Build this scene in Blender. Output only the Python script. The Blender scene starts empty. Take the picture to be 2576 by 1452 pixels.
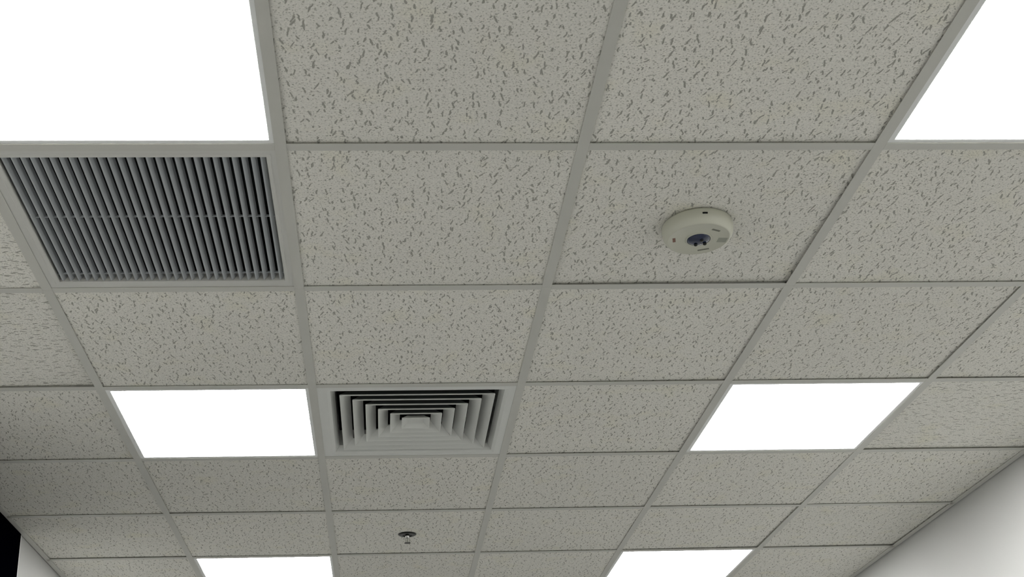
import bpy, bmesh, math, random
from mathutils import Vector, Matrix

# ------------------------------------------------------------------ scene, camera, world, exposure
sc = bpy.context.scene
C = sc.collection
random.seed(7)
S = 0.61            # ceiling grid module (m)
H = 2.80            # underside of the grid above the floor
ROW0, ROW1 = -4, 9  # grid rows built (row k runs from k*S to (k+1)*S in y)
COL0, COL1 = -1, 5  # six columns between the side walls
XL, XR = COL0 * S, COL1 * S
YB, YF = ROW0 * S, ROW1 * S

f_px, rx, ry, rz, cx, cy, hh, ppx, ppy = (3139.919, 1.9682385, 0.0273373, -0.0379692,
                                          0.7976264, -1.5132831, 1.4301915, -196.586, 264.0)
cam = bpy.data.cameras.new('camera')
co = bpy.data.objects.new('camera', cam); C.objects.link(co)
co.rotation_mode = 'XYZ'
co.rotation_euler = (rx, ry, rz)
co.location = (cx, cy, H - hh)
cam.sensor_fit = 'HORIZONTAL'; cam.sensor_width = 36.0
cam.lens = f_px / 2576.0 * 36.0
cam.shift_x = -ppx / 2576.0
cam.shift_y = ppy / 2576.0
cam.clip_start = 0.01
sc.camera = co

w = bpy.data.worlds.new('world'); sc.world = w; w.use_nodes = True
w.node_tree.nodes['Background'].inputs[0].default_value = (0, 0, 0, 1)
w.node_tree.nodes['Background'].inputs[1].default_value = 0.0

sc.view_settings.view_transform = 'Standard'
sc.view_settings.look = 'None'
sc.view_settings.gamma = 1.0
sc.view_settings.use_curve_mapping = False
sc.view_settings.exposure = 0.06
PANEL_EMIT = 30.0
sc.cycles.use_denoising = True
try:
    sc.cycles.denoiser = 'OPENIMAGEDENOISE'
    sc.cycles.denoising_input_passes = 'RGB_ALBEDO_NORMAL'
except Exception:
    pass
sc.cycles.max_bounces = 12
sc.cycles.diffuse_bounces = 8
sc.cycles.sample_clamp_indirect = 6.0

# ------------------------------------------------------------------ helpers
def srgb(r, g, b):
    def c(v):
        v /= 255.0
        return v / 12.92 if v <= 0.04045 else ((v + 0.055) / 1.055) ** 2.4
    return (c(r), c(g), c(b), 1.0)

def base_mat(name, col, rough=0.6, spec=0.3, metal=0.0):
    m = bpy.data.materials.new(name); m.use_nodes = True
    b = m.node_tree.nodes['Principled BSDF']
    b.inputs['Base Color'].default_value = col
    b.inputs['Roughness'].default_value = rough
    b.inputs['Specular IOR Level'].default_value = spec
    b.inputs['Metallic'].default_value = metal
    return m

def paint(name, col, rough=0.55, spec=0.3, metal=0.0, amount=0.06, scale=9.0, bump=0.0, bscale=400):
    """painted surface: faint mottling in the colour and optional fine bump"""
    m = base_mat(name, col, rough, spec, metal)
    nt = m.node_tree; N = nt.nodes; L = nt.links; b = N['Principled BSDF']
    tc = N.new('ShaderNodeTexCoord')
    n = N.new('ShaderNodeTexNoise'); n.inputs['Scale'].default_value = scale; n.inputs['Detail'].default_value = 3
    L.new(tc.outputs['Object'], n.inputs['Vector'])
    mr = N.new('ShaderNodeMapRange')
    mr.inputs['To Min'].default_value = 1 - amount; mr.inputs['To Max'].default_value = 1 + amount
    L.new(n.outputs['Fac'], mr.inputs['Value'])
    mx = N.new('ShaderNodeVectorMath'); mx.operation = 'SCALE'
    mx.inputs[0].default_value = col[:3]
    L.new(mr.outputs[0], mx.inputs['Scale'])
    L.new(mx.outputs[0], b.inputs['Base Color'])
    if bump > 0:
        n2 = N.new('ShaderNodeTexNoise'); n2.inputs['Scale'].default_value = bscale
        L.new(tc.outputs['Object'], n2.inputs['Vector'])
        bp = N.new('ShaderNodeBump'); bp.inputs['Strength'].default_value = bump; bp.inputs['Distance'].default_value = 0.001
        L.new(n2.outputs['Fac'], bp.inputs['Height']); L.new(bp.outputs[0], b.inputs['Normal'])
    return m

def math_node(nt, op, a, b=None, c=None, clamp=False):
    n = nt.nodes.new('ShaderNodeMath'); n.operation = op; n.use_clamp = clamp
    for i, v in enumerate((a, b, c)):
        if v is None: continue
        if isinstance(v, (int, float)): n.inputs[i].default_value = v
        else: nt.links.new(v, n.inputs[i])
    return n.outputs[0]

def fissured(name, tile_col, hole_shade_col):
    """mineral-fibre board: pressed fissures (long), short dashes and pinholes, each shaded in colour and recessed in relief"""
    m = base_mat(name, tile_col, 0.9, 0.1)
    nt = m.node_tree; N = nt.nodes; L = nt.links; B = N['Principled BSDF']
    tc = N.new('ShaderNodeTexCoord')
    oi = N.new('ShaderNodeObjectInfo')
    off = N.new('ShaderNodeVectorMath'); off.operation = 'SCALE'; off.inputs[0].default_value = (37.0, 21.0, 0)
    L.new(oi.outputs['Random'], off.inputs['Scale'])
    add = N.new('ShaderNodeVectorMath'); add.operation = 'ADD'
    L.new(tc.outputs['Object'], add.inputs[0]); L.new(off.outputs[0], add.inputs[1])
    # wobble so that the fissures bend
    wn = N.new('ShaderNodeTexNoise'); wn.inputs['Scale'].default_value = 75; wn.inputs['Detail'].default_value = 1.5
    L.new(add.outputs[0], wn.inputs['Vector'])
    ws = N.new('ShaderNodeVectorMath'); ws.operation = 'MULTIPLY_ADD'
    L.new(wn.outputs['Color'], ws.inputs[0]); ws.inputs[1].default_value = (0.009, 0.005, 0); L.new(add.outputs[0], ws.inputs[2])
    P = ws.outputs[0]

    def layer(cell, half_w, half_l, spread, shift, keep, seed):
        o = N.new('ShaderNodeVectorMath'); o.operation = 'ADD'; L.new(P, o.inputs[0]); o.inputs[1].default_value = (seed, seed * .7, 0)
        v = N.new('ShaderNodeTexVoronoi'); v.voronoi_dimensions = '2D'; v.feature = 'F1'
        v.inputs['Scale'].default_value = 1.0 / cell; v.inputs['Randomness'].default_value = 0.85
        L.new(o.outputs[0], v.inputs['Vector'])
        # Position comes back in texture units: compare in the same units
        sep = N.new('ShaderNodeSeparateXYZ'); L.new(o.outputs[0], sep.inputs[0])
        sp = N.new('ShaderNodeSeparateXYZ'); L.new(v.outputs['Position'], sp.inputs[0])
        dx = math_node(nt, 'SUBTRACT', sep.outputs[0], sp.outputs[0])
        dy = math_node(nt, 'SUBTRACT', sep.outputs[1], sp.outputs[1])
        cr = N.new('ShaderNodeSeparateColor'); L.new(v.outputs['Color'], cr.inputs[0])
        a = math_node(nt, 'MULTIPLY', math_node(nt, 'SUBTRACT', cr.outputs[0], 0.5), spread)
        a = math_node(nt, 'ADD', a, shift)
        cs = math_node(nt, 'COSINE', a); sn = math_node(nt, 'SINE', a)
        u = math_node(nt, 'ADD', math_node(nt, 'MULTIPLY', dx, cs), math_node(nt, 'MULTIPLY', dy, sn))
        t = math_node(nt, 'SUBTRACT', math_node(nt, 'MULTIPLY', dy, cs), math_node(nt, 'MULTIPLY', dx, sn))
        ln = math_node(nt, 'MULTIPLY_ADD', cr.outputs[1], half_l * 0.85, half_l * 0.15)
        e = math_node(nt, 'ADD', math_node(nt, 'POWER', math_node(nt, 'ABSOLUTE', math_node(nt, 'DIVIDE', u, half_w)), 2.0),
                      math_node(nt, 'POWER', math_node(nt, 'ABSOLUTE', math_node(nt, 'DIVIDE', t, ln)), 4.0))
        mr = N.new('ShaderNodeMapRange'); mr.interpolation_type = 'SMOOTHSTEP'
        mr.inputs['From Min'].default_value = 1.5; mr.inputs['From Max'].default_value = 0.35
        L.new(e, mr.inputs['Value'])
        return math_node(nt, 'MULTIPLY', mr.outputs[0], math_node(nt, 'LESS_THAN', cr.outputs[2], keep))

    big = layer(0.031, 0.0018, 0.0125, 0.8, 0.0, 0.92, 0.0)
    big2 = layer(0.033, 0.0017, 0.0105, 1.0, 0.1, 0.85, 3.1)
    mid = layer(0.0165, 0.0016, 0.0036, 1.8, 0.0, 0.9, 5.3)
    pin = layer(0.0068, 0.00115, 0.0018, 3.0, 0.0, 0.85, 9.1)
    big = math_node(nt, 'MAXIMUM', big, big2)
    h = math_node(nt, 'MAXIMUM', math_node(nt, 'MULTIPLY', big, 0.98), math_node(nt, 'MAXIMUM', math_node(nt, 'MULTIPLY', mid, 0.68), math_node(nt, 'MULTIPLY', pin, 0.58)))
    # mottled board colour, slightly different for every tile
    n = N.new('ShaderNodeTexNoise'); n.inputs['Scale'].default_value = 230; n.inputs['Detail'].default_value = 3
    L.new(add.outputs[0], n.inputs['Vector'])
    mot = math_node(nt, 'MULTIPLY_ADD', n.outputs['Fac'], 0.5, 0.75)
    mot = math_node(nt, 'MULTIPLY', mot, math_node(nt, 'MULTIPLY_ADD', oi.outputs['Random'], 0.05, 0.975))
    sc_ = N.new('ShaderNodeVectorMath'); sc_.operation = 'SCALE'; sc_.inputs[0].default_value = tile_col[:3]; L.new(mot, sc_.inputs['Scale'])
    # faint ageing: large soft yellowish patches in the board
    n3 = N.new('ShaderNodeTexNoise'); n3.inputs['Scale'].default_value = 9; n3.inputs['Detail'].default_value = 2
    L.new(add.outputs[0], n3.inputs['Vector'])
    age = N.new('ShaderNodeMapRange'); age.inputs['From Min'].default_value = 0.55; age.inputs['From Max'].default_value = 0.75
    age.inputs['To Max'].default_value = 0.5; L.new(n3.outputs['Fac'], age.inputs['Value'])
    tint = N.new('ShaderNodeMix'); tint.data_type = 'RGBA'; tint.blend_type = 'MULTIPLY'
    L.new(age.outputs[0], tint.inputs[0]); L.new(sc_.outputs[0], tint.inputs[6]); tint.inputs[7].default_value = (1.0, 0.985, 0.86, 1)
    mix = N.new('ShaderNodeMix'); mix.data_type = 'RGBA'
    L.new(h, mix.inputs[0]); L.new(tint.outputs[2], mix.inputs[6]); mix.inputs[7].default_value = hole_shade_col  # shade inside the holes is put into their colour
    L.new(mix.outputs[2], B.inputs['Base Color'])
    bp = N.new('ShaderNodeBump'); bp.inputs['Strength'].default_value = 0.5; bp.inputs['Distance'].default_value = 0.0015
    L.new(math_node(nt, 'SUBTRACT', math_node(nt, 'MULTIPLY', n.outputs['Fac'], 0.3), h), bp.inputs['Height'])
    L.new(bp.outputs[0], B.inputs['Normal'])
    return m

def emit_mat(name, strength, col):
    m = bpy.data.materials.new(name); m.use_nodes = True
    nt = m.node_tree; nt.nodes.clear()
    e = nt.nodes.new('ShaderNodeEmission'); o = nt.nodes.new('ShaderNodeOutputMaterial')
    e.inputs[0].default_value = col; e.inputs[1].default_value = strength
    nt.links.new(e.outputs[0], o.inputs[0])
    return m

M = {
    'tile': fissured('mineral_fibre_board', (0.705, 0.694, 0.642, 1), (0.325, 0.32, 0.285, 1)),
    'grid': paint('grid_white_paint', (0.505, 0.503, 0.463, 1), 0.45, 0.35, amount=0.03),
    'angle': paint('wall_angle_paint', (0.56, 0.555, 0.515, 1), 0.45, 0.35, amount=0.03),
    'wall': paint('wall_paint', (0.55, 0.55, 0.537, 1), 0.7, 0.2, amount=0.015, scale=3, bump=0.15),
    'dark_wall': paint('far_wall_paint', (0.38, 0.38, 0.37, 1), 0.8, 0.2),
    'floor': paint('floor_vinyl', (0.155, 0.154, 0.150, 1), 0.55, 0.3, amount=0.1, scale=5),
    'deck': paint('plenum_concrete', (0.04, 0.04, 0.038, 1), 0.9, 0.1),
    'frame': paint('panel_frame_enamel', (0.74, 0.75, 0.74, 1), 0.35, 0.45, amount=0.02),
    'lamp': emit_mat('led_diffuser_glow', PANEL_EMIT, (1.0, 1.0, 0.985, 1)),
    'grille': paint('grille_enamel', (0.53, 0.53, 0.50, 1), 0.4, 0.4, amount=0.03),
    'blade': paint('blade_enamel_shaded', (0.33, 0.35, 0.365, 1), 0.32, 0.5, amount=0.03),  # grille enamel darkened to carry the shade between the slats
    'louvre': paint('louvre_enamel', (0.62, 0.63, 0.60, 1), 0.38, 0.45, amount=0.03),
    'louvre_shade': paint('louvre_back_shade', (0.07, 0.075, 0.072, 1), 0.6, 0.2, amount=0.1),
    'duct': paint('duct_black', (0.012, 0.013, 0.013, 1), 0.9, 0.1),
    'black': base_mat('navy_black_board', (0.0004, 0.0005, 0.0016, 1), 0.9, 0.0),
    'plastic': paint('ivory_plastic', (0.49, 0.49, 0.41, 1), 0.35, 0.45, amount=0.02),
    'lens': base_mat('blue_lens', (0.012, 0.02, 0.055, 1), 0.18, 0.6),
    'chrome': base_mat('sprinkler_chrome', (0.62, 0.62, 0.60, 1), 0.22, 0.5, 1.0),
    'dark_metal': base_mat('dark_metal', (0.016, 0.017, 0.014, 1), 0.3, 0.3, 0.5),
    'ink': base_mat('grey_ink', (0.17, 0.17, 0.14, 1), 0.6, 0.2),
    'ink_red': base_mat('rust_ink', (0.22, 0.13, 0.10, 1), 0.6, 0.2),
    'ink_grey': base_mat('pale_grey_label', (0.30, 0.31, 0.26, 1), 0.6, 0.2),
    'bulb': base_mat('amber_bulb', (0.5, 0.5, 0.44, 1), 0.15, 0.6),
}

def link(name, me, m, parent=None, loc=None, smooth=False):
    if m is not None and not me.materials: me.materials.append(m)
    if smooth:
        for p in me.polygons: p.use_smooth = True
    o = bpy.data.objects.new(name, me); C.objects.link(o)
    if parent: o.parent = parent
    if loc is not None: o.location = loc
    return o

def to_mesh(name, bm):
    bmesh.ops.recalc_face_normals(bm, faces=bm.faces)
    me = bpy.data.meshes.new(name); bm.to_mesh(me); bm.free()
    return me

def add_box(bm, x0, x1, y0, y1, z0, z1):
    v = [bm.verts.new(p) for p in ((x0,y0,z0),(x1,y0,z0),(x1,y1,z0),(x0,y1,z0),(x0,y0,z1),(x1,y0,z1),(x1,y1,z1),(x0,y1,z1))]
    for f in ((0,3,2,1),(4,5,6,7),(0,1,5,4),(1,2,6,5),(2,3,7,6),(3,0,4,7)):
        bm.faces.new([v[i] for i in f])
    return v

def box_mesh(name, *a, bevel=0):
    bm = bmesh.new(); add_box(bm, *a)
    if bevel: bmesh.ops.bevel(bm, geom=bm.edges[:], offset=bevel, segments=1, affect='EDGES')
    return to_mesh(name, bm)

def profile_ring(name, prof, closed=True):
    """square ring: prof = [(half_size_x, half_size_y, z), ...], swept round a rectangle with mitred corners"""
    bm = bmesh.new(); rings = []
    for hx, hy, z in prof:
        rings.append([bm.verts.new((sx * hx, sy * hy, z)) for sx, sy in ((-1,-1),(1,-1),(1,1),(-1,1))])
    n = len(rings)
    for k in range(n if closed else n - 1):
        a, b = rings[k], rings[(k + 1) % n]
        for i in range(4):
            bm.faces.new((a[i], a[(i+1)%4], b[(i+1)%4], b[i]))
    return to_mesh(name, bm)

def lathe(name, prof, seg=48, caps=True):
    bm = bmesh.new(); rings = []
    for r, z in prof:
        rings.append([bm.verts.new((r*math.cos(2*math.pi*i/seg), r*math.sin(2*math.pi*i/seg), z)) for i in range(seg)])
    for a, b in zip(rings, rings[1:]):
        for i in range(seg): bm.faces.new((a[i], a[(i+1)%seg], b[(i+1)%seg], b[i]))
    if caps:
        bm.faces.new(rings[0]); bm.faces.new(rings[-1])
    return to_mesh(name, bm)

def thing(name, label, cat, loc, group=None):
    o = bpy.data.objects.new(name, None); C.objects.link(o); o.location = loc
    o.empty_display_size = 0.1
    o['label'] = label; o['category'] = cat
    if group: o['group'] = group
    return o

def struct(name, me, m, loc=(0,0,0)):
    o = link(name, me, m, None, loc); o['kind'] = 'structure'; return o

# ------------------------------------------------------------------ room shell
T = 0.1
DECK = H + 0.42
struct('floor', box_mesh('floor', XL - T, XR + T, YB - T, YF + T, -0.1, 0.0), M['floor'])
struct('wall_right', box_mesh('wall_right', XR, XR + T, YB - T, YF + T, 0, DECK), M['wall'])
struct('wall_left', box_mesh('wall_left', XL - T, XL, YB - T, YF + T, 0, DECK), M['wall'])
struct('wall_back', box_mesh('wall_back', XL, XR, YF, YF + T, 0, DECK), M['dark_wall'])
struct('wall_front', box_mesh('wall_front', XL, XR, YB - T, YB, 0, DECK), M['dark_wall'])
# ceiling: the structural deck over the plenum carries the suspended grid and its tiles
ceiling = struct('ceiling', box_mesh('ceiling', XL - T, XR + T, YB - T, YF + T, 0, 0.12), M['deck'], (0, 0, DECK))
ZC = H - DECK      # grid level in the ceiling's own space

def cpart(name, me, m, x, y, z, rot=None):
    o = link(name, me, m, ceiling, (x, y, ZC + z))
    if rot: o.rotation_euler = rot
    return o

# inverted tees: a 24 mm flange with folded edges, a web and a bulb
FW, FT = 0.012, 0.0012
def tee_mesh(name, length, along='y', half=FW, z0=0.0):
    bm = bmesh.new()
    prof = [(-half, z0), (half, z0), (half, z0+FT), (0.0008, z0+FT), (0.0008, 0.030), (0.003, 0.030), (0.003, 0.038),
            (-0.003, 0.038), (-0.003, 0.030), (-0.0008, 0.030), (-0.0008, z0+FT), (-half, z0+FT)]
    ends = []
    for s in (-length/2, length/2):
        ends.append([bm.verts.new((p, s, z) if along == 'y' else (s, p, z)) for p, z in prof])
    n = len(prof)
    for i in range(n): bm.faces.new((ends[0][i], ends[0][(i+1)%n], ends[1][(i+1)%n], ends[1][i]))
    bm.faces.new(ends[0]); bm.faces.new(ends[1][::-1])
    return to_mesh(name, bm)

main_me = tee_mesh('main_tee', 2*S*1.0 - 0.0003, 'y')
cross_me = tee_mesh('cross_tee', S - 2*FW - 0.0004, 'x', FW, 0.0)
# main runners come in lengths; joints are hair lines at the crossings
y = YB
k = 0
seg_len = {}
for i in range(COL0 + 1, COL1):
    yy = YB
    while yy < YF - 1e-6:
        ln = min(6 * S, YF - yy)
        key = round(ln, 3)
        if key not in seg_len: seg_len[key] = tee_mesh('main_tee', ln - 0.0004, 'y')
        cpart('main_tee', seg_len[key], M['grid'], i * S, yy + ln / 2, 0)
        yy += ln
for j in range(ROW0 + 1, ROW1):
    for i in range(COL0, COL1):
        cpart('cross_tee', cross_me, M['grid'], (i + 0.5) * S, j * S, 0)

# wall angles: an L moulding, flange under the tiles and leg on the wall with a small hem
def angle_mesh(name, length):
    bm = bmesh.new()
    prof = [(0, 0), (0.023, 0), (0.023, 0.0014), (0.0014, 0.0014), (0.0014, 0.024), (0, 0.024)]
    e = [[bm.verts.new((p, s, z)) for p, z in prof] for s in (-length/2, length/2)]
    n = len(prof)
    for i in range(n): bm.faces.new((e[0][i], e[0][(i+1)%n], e[1][(i+1)%n], e[1][i]))
    bm.faces.new(e[0]); bm.faces.new(e[1][::-1])
    return to_mesh(name, bm)
side_angle = angle_mesh('wall_angle', YF - YB)
end_angle = angle_mesh('wall_angle', XR - XL)
ym = (YB + YF) / 2; xm = (XL + XR) / 2
cpart('wall_angle', side_angle, M['angle'], XL + 0.005, ym, 0.0)
cpart('wall_angle', side_angle, M['angle'], XR - 0.005, ym, 0.0, (0, 0, math.pi))
cpart('wall_angle', end_angle, M['angle'], xm, YF, 0.0, (0, 0, -math.pi/2))
cpart('wall_angle', end_angle, M['angle'], xm, YB, 0.0, (0, 0, math.pi/2))

# ------------------------------------------------------------------ which cell holds what
LIGHT_CELLS = [(0, 0), (3, 0), (0, 3), (3, 3), (0, 6), (3, 6), (0, -3), (3, -3)]
GRILLE = (0, 1); DIFFUSER = (1, 3)
taken = set(LIGHT_CELLS) | {GRILLE, DIFFUSER}

# ------------------------------------------------------------------ ceiling tiles, each lying a little differently on its flanges
TS, TT = 0.6035, 0.015
tile_bm = bmesh.new(); add_box(tile_bm, -TS/2, TS/2, -TS/2, TS/2, 0, TT)
bmesh.ops.bevel(tile_bm, geom=[e for e in tile_bm.edges if all(v.co.z < TT/2 for v in e.verts)], offset=0.0008, segments=1, affect='EDGES')
tile_me = to_mesh('ceiling_tile', tile_bm)
# (lift at left, right, near, far edge in mm) where the photograph shows a tile standing off its tee
SPECIAL = {
    (2, 1): (1.0, 3.5, 0.4, 5.2), (-1, 2): (0.5, 4.5, 0.2, 4.0), (4, 3): (2.0, 1.0, 0.3, 4.5),
    (2, 0): (0.6, 2.2, 0.2, 2.8), (4, 2): (1.5, 0.5, 0.3, 3.4), (3, 2): (0.3, 3.2, 0.3, 1.5),
    (2, 3): (0.4, 1.8, 0.2, 2.8), (2, 2): (0.4, 2.6, 0.2, 2.4), (3, 4): (2.6, 1.8, 0.2, 2.4),
    (1, 0): (2.6, 0.6, 0.2, 1.9), (4, 5): (0.5, 3.4, 0.3, 3.4), (3, 5): (0.5, 4.0, 0.3, 2.2),
    (4, 4): (0.6, 1.6, 0.3, 1.6), (0, 4): (2.4, 0.4, 0.2, 2.2), (-1, 3): (0.3, 1.0, 0.2, 2.6),
    (-1, 5): (0.3, 0.6, 0.2, 3.6), (-1, 4): (0.3, 0.6, 0.2, 1.6), (0, 2): (1.2, 0.3, 0.2, 1.2),
    (1, 1): (1.4, 0.5, 0.2, 1.6), (3, 1): (0.6, 1.4, 0.2, 2.0), (2, 4): (0.4, 0.9, 0.2, 2.6), (1, 4): (0.4, 0.4, 0.2, 2.4),
    (1, 5): (0.4, 0.4, 0.2, 2.6), (2, 5): (0.4, 0.6, 0.2, 2.4), (1, 2): (0.5, 0.5, 0.2, 1.6),
}
TURNED = {(-1, 0), (-1, 1), (-1, 2), (4, 3), (4, 0)}     # boards laid a quarter turn round
for j in range(ROW0, ROW1):
    for i in range(COL0, COL1):
        if (i, j) in taken: continue
        l, r, n, f = SPECIAL.get((i, j), [random.uniform(0.2, 1.4) for _ in range(4)])
        cxp, cyp = (i + .5) * S, (j + .5) * S
        ty = math.atan2((l - r) / 1000, TS)          # about y: left up is positive
        tx = math.atan2((f - n) / 1000, TS)          # about x: far edge up is positive
        low = min(0, 0)
        z = FT + 0.0003 + (abs(l - r) + abs(f - n)) / 2000 + min(l, r, n, f) / 1000
        o = cpart('ceiling_tile', tile_me, M['tile'], cxp + random.uniform(-.001, .001), cyp + random.uniform(-.001, .001), z)
        q = (Matrix.Rotation(tx, 4, 'X') @ Matrix.Rotation(ty, 4, 'Y') @
             Matrix.Rotation(math.pi/2 if (i, j) in TURNED else (math.pi if random.random() < .5 else 0), 4, 'Z'))
        o.rotation_euler = q.to_euler()

# ------------------------------------------------------------------ lay-in light panels
PH = 0.2985
frame_me = profile_ring('panel_frame', [(PH, PH, 0.0), (0.2825, 0.2825, -0.0006), (0.2812, 0.2812, 0.0), (0.2812, 0.2812, 0.0042), (PH, PH, 0.010)])
diff_me = box_mesh('diffuser', -0.283, 0.283, -0.283, 0.283, 0.0032, 0.0062)
back_me = box_mesh('back_tray', -0.292, 0.292, -0.292, 0.292, 0.0102, 0.045, bevel=0.003)
LL = {
    (0, 0): 'big square ceiling light panel at top left, next to the slatted return grille',
    (3, 0): 'big square ceiling light panel cut off by the right edge of the photo',
    (0, 3): 'square ceiling light panel directly left of the square louvred air diffuser',
    (3, 3): 'square ceiling light panel whole in view at right, near the right wall',
    (0, 6): 'ceiling light panel at the bottom edge, left of the sprinkler head',
    (3, 6): 'ceiling light panel at the bottom edge, right of the sprinkler head',
    (0, -3): 'ceiling light panel behind the viewer, in the left row of lights',
    (3, -3): 'ceiling light panel behind the viewer, in the right row of lights',
}
for c in LIGHT_CELLS:
    dx = 0.002 if c[0] == 0 else 0.001
    t = thing('ceiling_light', LL[c], 'ceiling light', ((c[0] + .5) * S + dx, (c[1] + .5) * S, H + FT + 0.0004), 'square light panels in the ceiling grid')
    link('panel_frame', frame_me, M['frame'], t)
    link('diffuser', diff_me, M['lamp'], t)['label'] = 'glowing white diffuser'
    link('back_tray', back_me, M['frame'], t)

# ------------------------------------------------------------------ slatted return air grille
g = thing('return_air_grille', 'square return air grille with slanted grey slats, below the top left light panel', 'air vent',
          ((GRILLE[0] + .5) * S, (GRILLE[1] + .5) * S, H + FT + 0.0004))
X0, X1, Y0, Y1 = 0.040 - .305, 0.5785 - .305, 0.645 - .915, 1.176 - .915    # slatted core in local space
def rect_frame(name, outer, inner, prof):
    """prof = [(t, z)]: t 0 on the outer rectangle, 1 on the inner one"""
    bm = bmesh.new(); rings = []
    for t, z in prof:
        a = [outer[k] + (inner[k] - outer[k]) * t for k in range(4)]
        rings.append([bm.verts.new(p) for p in ((a[0], a[2], z), (a[1], a[2], z), (a[1], a[3], z), (a[0], a[3], z))])
    n = len(rings)
    for k in range(n):
        p, q = rings[k], rings[(k+1) % n]
        for i in range(4): bm.faces.new((p[i], p[(i+1)%4], q[(i+1)%4], q[i]))
    return to_mesh(name, bm)
link('grille_frame', rect_frame('grille_frame', (-PH, PH, -PH, PH), (X0, X1, Y0, Y1),
     [(0, 0.0), (0.62, 0.0), (0.70, -0.0022), (0.95, -0.0022), (1.0, -0.0012), (1.0, 0.024), (0, 0.024)]), M['grille'], g)
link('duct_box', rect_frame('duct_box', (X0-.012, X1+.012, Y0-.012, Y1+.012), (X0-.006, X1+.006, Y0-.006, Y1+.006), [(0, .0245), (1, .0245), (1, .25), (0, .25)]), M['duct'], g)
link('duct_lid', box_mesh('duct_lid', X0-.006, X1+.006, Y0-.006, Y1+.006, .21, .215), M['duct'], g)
NS = 28; pitch = (X1 - X0) / NS
sl = bmesh.new()
th = 0.0011; bx, bz = 0.0116, 0.0118       # blade rises to the right
L_ = (Y1 - Y0) / 2 - 0.0008
prof = [(0, 0), (0.0012, -0.0004), (0.0036, -0.0001), (0.0050, 0.0014), (0.0080, 0.0052), (bx, bz), (bx - th, bz + th), (0.0068, 0.0064), (0.0034, 0.0022), (0.0, 0.0018)]
ends = [[sl.verts.new((p, s, z)) for p, z in prof] for s in (-L_, L_)]
n = len(prof)
for i in range(n): sl.faces.new((ends[0][i], ends[0][(i+1)%n], ends[1][(i+1)%n], ends[1][i]))
sl.faces.new(ends[0]); sl.faces.new(ends[1][::-1])
slat_me = to_mesh('slat', sl)
for s in range(NS):
    link('slat', slat_me, M['blade'], g, (X0 + 0.0062 + s * pitch, (Y0 + Y1) / 2, 0.0014))
for yb in ((Y0 + Y1) / 2 - 0.021, Y1 - 0.026):
    link('tie_bar', box_mesh('tie_bar', X0 + .0005, X1 - .0005, yb - .0012, yb + .0012, 0.0062, 0.0105), M['blade'], g)

# ------------------------------------------------------------------ square four-way louvred diffuser
d = thing('square_air_diffuser', 'square white air diffuser with nested louvre rings, between light panel and plain tile', 'air vent',
          ((DIFFUSER[0] + .5) * S + 0.003, (DIFFUSER[1] + .5) * S, H + FT + 0.0004))
link('diffuser_frame', profile_ring('diffuser_frame', [(PH, PH, 0.0), (0.277, 0.277, -0.0008), (0.268, 0.268, -0.0008), (0.258, 0.258, 0.003), (0.246, 0.246, 0.022), (0.246, 0.246, 0.075), (0.2475, 0.2475, 0.075), (0.2475, 0.2475, 0.024), (PH, PH, 0.004)]), M['louvre'], d)
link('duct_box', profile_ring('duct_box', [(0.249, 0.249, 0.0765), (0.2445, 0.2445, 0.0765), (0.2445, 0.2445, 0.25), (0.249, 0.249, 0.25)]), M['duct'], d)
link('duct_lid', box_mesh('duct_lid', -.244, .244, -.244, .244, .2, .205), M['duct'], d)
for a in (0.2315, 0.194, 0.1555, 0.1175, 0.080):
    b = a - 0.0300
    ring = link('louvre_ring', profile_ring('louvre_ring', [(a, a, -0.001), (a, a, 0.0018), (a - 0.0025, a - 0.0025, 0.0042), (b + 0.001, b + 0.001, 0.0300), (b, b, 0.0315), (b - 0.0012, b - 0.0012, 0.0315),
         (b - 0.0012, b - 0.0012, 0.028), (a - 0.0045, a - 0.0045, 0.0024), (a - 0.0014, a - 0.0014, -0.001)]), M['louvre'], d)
    ring.data.materials.append(M['louvre_shade'])      # blade back coloured dark to carry the shade in the gaps
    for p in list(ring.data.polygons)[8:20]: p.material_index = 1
bm = bmesh.new(); rr = []
for a, z in ((0.0435, -0.001), (0.0435, 0.002), (0.040, 0.004), (0.026, 0.016)):
    rr.append([bm.verts.new((sx*a, sy*a, z)) for sx, sy in ((-1,-1),(1,-1),(1,1),(-1,1))])
for p, q in zip(rr, rr[1:]):
    for i in range(4): bm.faces.new((p[i], p[(i+1)%4], q[(i+1)%4], q[i]))
bm.faces.new(rr[-1])
q0 = [bm.verts.new((sx*0.042, sy*0.042, -0.001)) for sx, sy in ((-1,-1),(1,-1),(1,1),(-1,1))]
q1 = [bm.verts.new((sx*0.024, sy*0.024, 0.014)) for sx, sy in ((-1,-1),(1,-1),(1,1),(-1,1))]
for p, q in ((rr[0], q0), (q0, q1)):
    for i in range(4): bm.faces.new((p[i], p[(i+1)%4], q[(i+1)%4], q[i]))
bm.faces.new(q1)
link('centre_cone', to_mesh('centre_cone', bm), M['louvre'], d)

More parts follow.
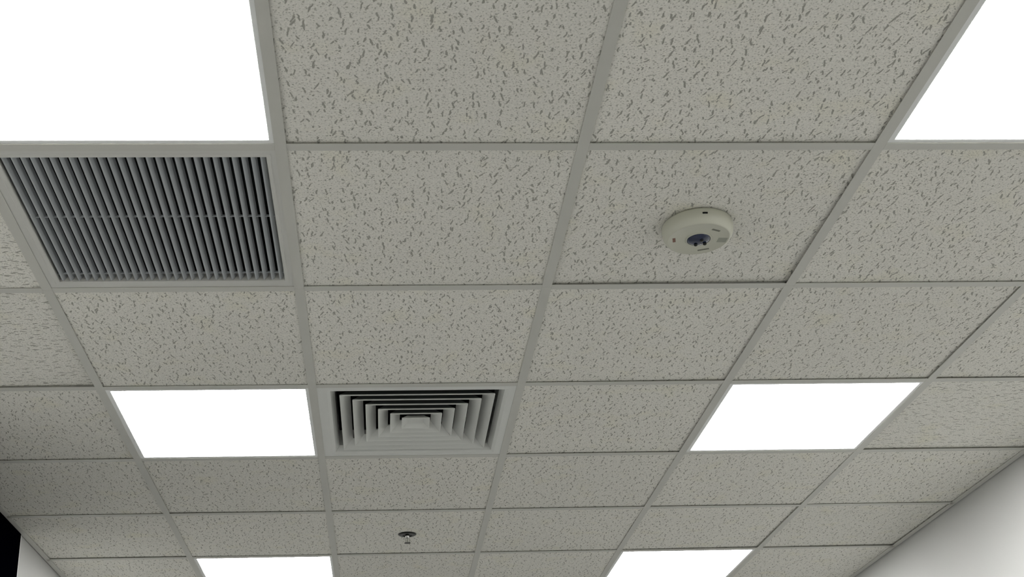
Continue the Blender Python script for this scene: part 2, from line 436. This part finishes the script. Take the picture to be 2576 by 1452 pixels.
# ------------------------------------------------------------------ round ceiling sensor
sx, sy = 1.5280, 0.9290
t = thing('ceiling_sensor', 'round ivory ceiling sensor with a dark blue centre lens, fixed under a fissured tile', 'sensor', (sx, sy, H + 0.0012))
link('body', lathe('body', [(0.0785, 0.001), (0.0795, -0.002), (0.0795, -0.012), (0.0788, -0.020), (0.0765, -0.0270), (0.0725, -0.0325), (0.0700, -0.0342), (0.0685, -0.0345), (0.0668, -0.0338), (0.030, -0.0338)], 72), M['plastic'], t, smooth=True)
link('lens_bezel', lathe('lens_bezel', [(0.0295, -0.0330), (0.0295, -0.0350), (0.0275, -0.0358), (0.0265, -0.0350), (0.0265, -0.0330)], 48, caps=False), M['plastic'], t, smooth=True)
ln = link('lens', lathe('lens', [(0.0262, -0.0335), (0.0262, -0.0352), (0.022, -0.0368), (0.014, -0.0382), (0.006, -0.0388), (0.001, -0.0389)], 40), M['lens'], t, smooth=True)
ln['label'] = 'dark blue lens'
for ax, ay in ((-0.003, 0.0165), (0.0165, 0.012), (0.006, -0.004)):
    link('chrome_stud', lathe('chrome_stud', [(0.0042, -0.036), (0.0042, -0.0405), (0.0028, -0.0418), (0.0008, -0.0422)], 16), M['dark_metal'], t, (ax, ay, 0), smooth=True)
# slot on the near side wall, printed marks on the face
slot = link('slot', box_mesh('slot', -0.0058, 0.0058, -0.0012, 0.0012, -0.0020, 0.0020, bevel=0.0006), M['duct'], t, (0.0795*math.sin(-.02), -0.0795*math.cos(-.02), -0.0125))
slot.rotation_euler = (0, 0, -0.02)
def mark(name, x, y, lx, ly, rot, m, label):
    o = link(name, box_mesh(name, -lx/2, lx/2, -ly/2, ly/2, -0.0003, 0.0), m, t, (x, y, -0.0339)); o.rotation_euler = (0, 0, rot); o['label'] = label
mark('printed_mark', 0.030, -0.040, 0.021, 0.0055, 0.42, M['ink'], 'small dark printed line')
mark('printed_mark', -0.055, 0.004, 0.0065, 0.018, -0.25, M['ink_red'], 'small brownish printed mark')
mark('printed_mark', 0.022, 0.047, 0.026, 0.0055, -0.35, M['ink'], 'small dark printed line')
mark('rating_label', 0.055, 0.004, 0.021, 0.019, 0.05, M['ink_grey'], 'pale grey rectangular label')

# ------------------------------------------------------------------ fire sprinkler
t = thing('fire_sprinkler', 'small chrome pendent fire sprinkler head on a dark round escutcheon', 'sprinkler', (0.9145, 3.366, H + 0.0012))
link('escutcheon', lathe('escutcheon', [(0.0365, 0.0015), (0.0365, -0.0008), (0.033, -0.0026), (0.020, -0.0040), (0.018, -0.0015), (0.013, -0.0010)], 40), M['dark_metal'], t, smooth=True)
link('stem', lathe('stem', [(0.0085, -0.001), (0.0085, -0.009), (0.0068, -0.011), (0.0068, -0.0155)], 24), M['chrome'], t, smooth=True)
for s in (-1, 1):
    bm = bmesh.new(); pts = [(0.0052, -0.0145), (0.0085, -0.019), (0.0085, -0.026), (0.006, -0.0325), (0.0025, -0.035)]
    prev = None
    for px, pz in pts:
        ring = [bm.verts.new((s*(px + ox), oy, pz)) for ox, oy in ((-.0013, -.0022), (.0013, -.0022), (.0013, .0022), (-.0013, .0022))]
        if prev:
            for i in range(4): bm.faces.new((prev[i], prev[(i+1)%4], ring[(i+1)%4], ring[i]))
        else: bm.faces.new(ring)
        prev = ring
    bm.faces.new(prev)
    link('frame_arm', to_mesh('frame_arm', bm), M['chrome'], t)
link('glass_bulb', lathe('glass_bulb', [(0.0015, -0.0150), (0.0028, -0.018), (0.0030, -0.027), (0.0018, -0.0325)], 16), M['bulb'], t, smooth=True)
bm = bmesh.new(); seg = 48; top = []; bot = []
for i in range(seg):
    r = 0.0125 if (i // 2) % 2 == 0 else 0.0095; a = 2*math.pi*i/seg
    top.append(bm.verts.new((r*math.cos(a), r*math.sin(a), -0.0352))); bot.append(bm.verts.new((r*math.cos(a), r*math.sin(a), -0.0366)))
for i in range(seg): bm.faces.new((top[i], top[(i+1)%seg], bot[(i+1)%seg], bot[i]))
bm.faces.new(top); bm.faces.new(bot[::-1])
link('deflector', to_mesh('deflector', bm), M['dark_metal'], t)

# ------------------------------------------------------------------ black board on the left wall, top edge just under the wall angle
t = thing('wall_board', 'black board on the left wall at the bottom left corner, reaching up to the ceiling edge', 'board', (XL, 2.35, 1.2))
link('board_face', box_mesh('board_face', 0.0002, 0.010, -0.40, 0.914, -0.6, H - 1.2 - 0.003), M['black'], t)
link('edge_trim', box_mesh('edge_trim', 0.0002, 0.007, 0.9145, 0.934, -0.6, H - 1.2 - 0.003, bevel=0.001), M['frame'], t)['label'] = 'pale edge trim'
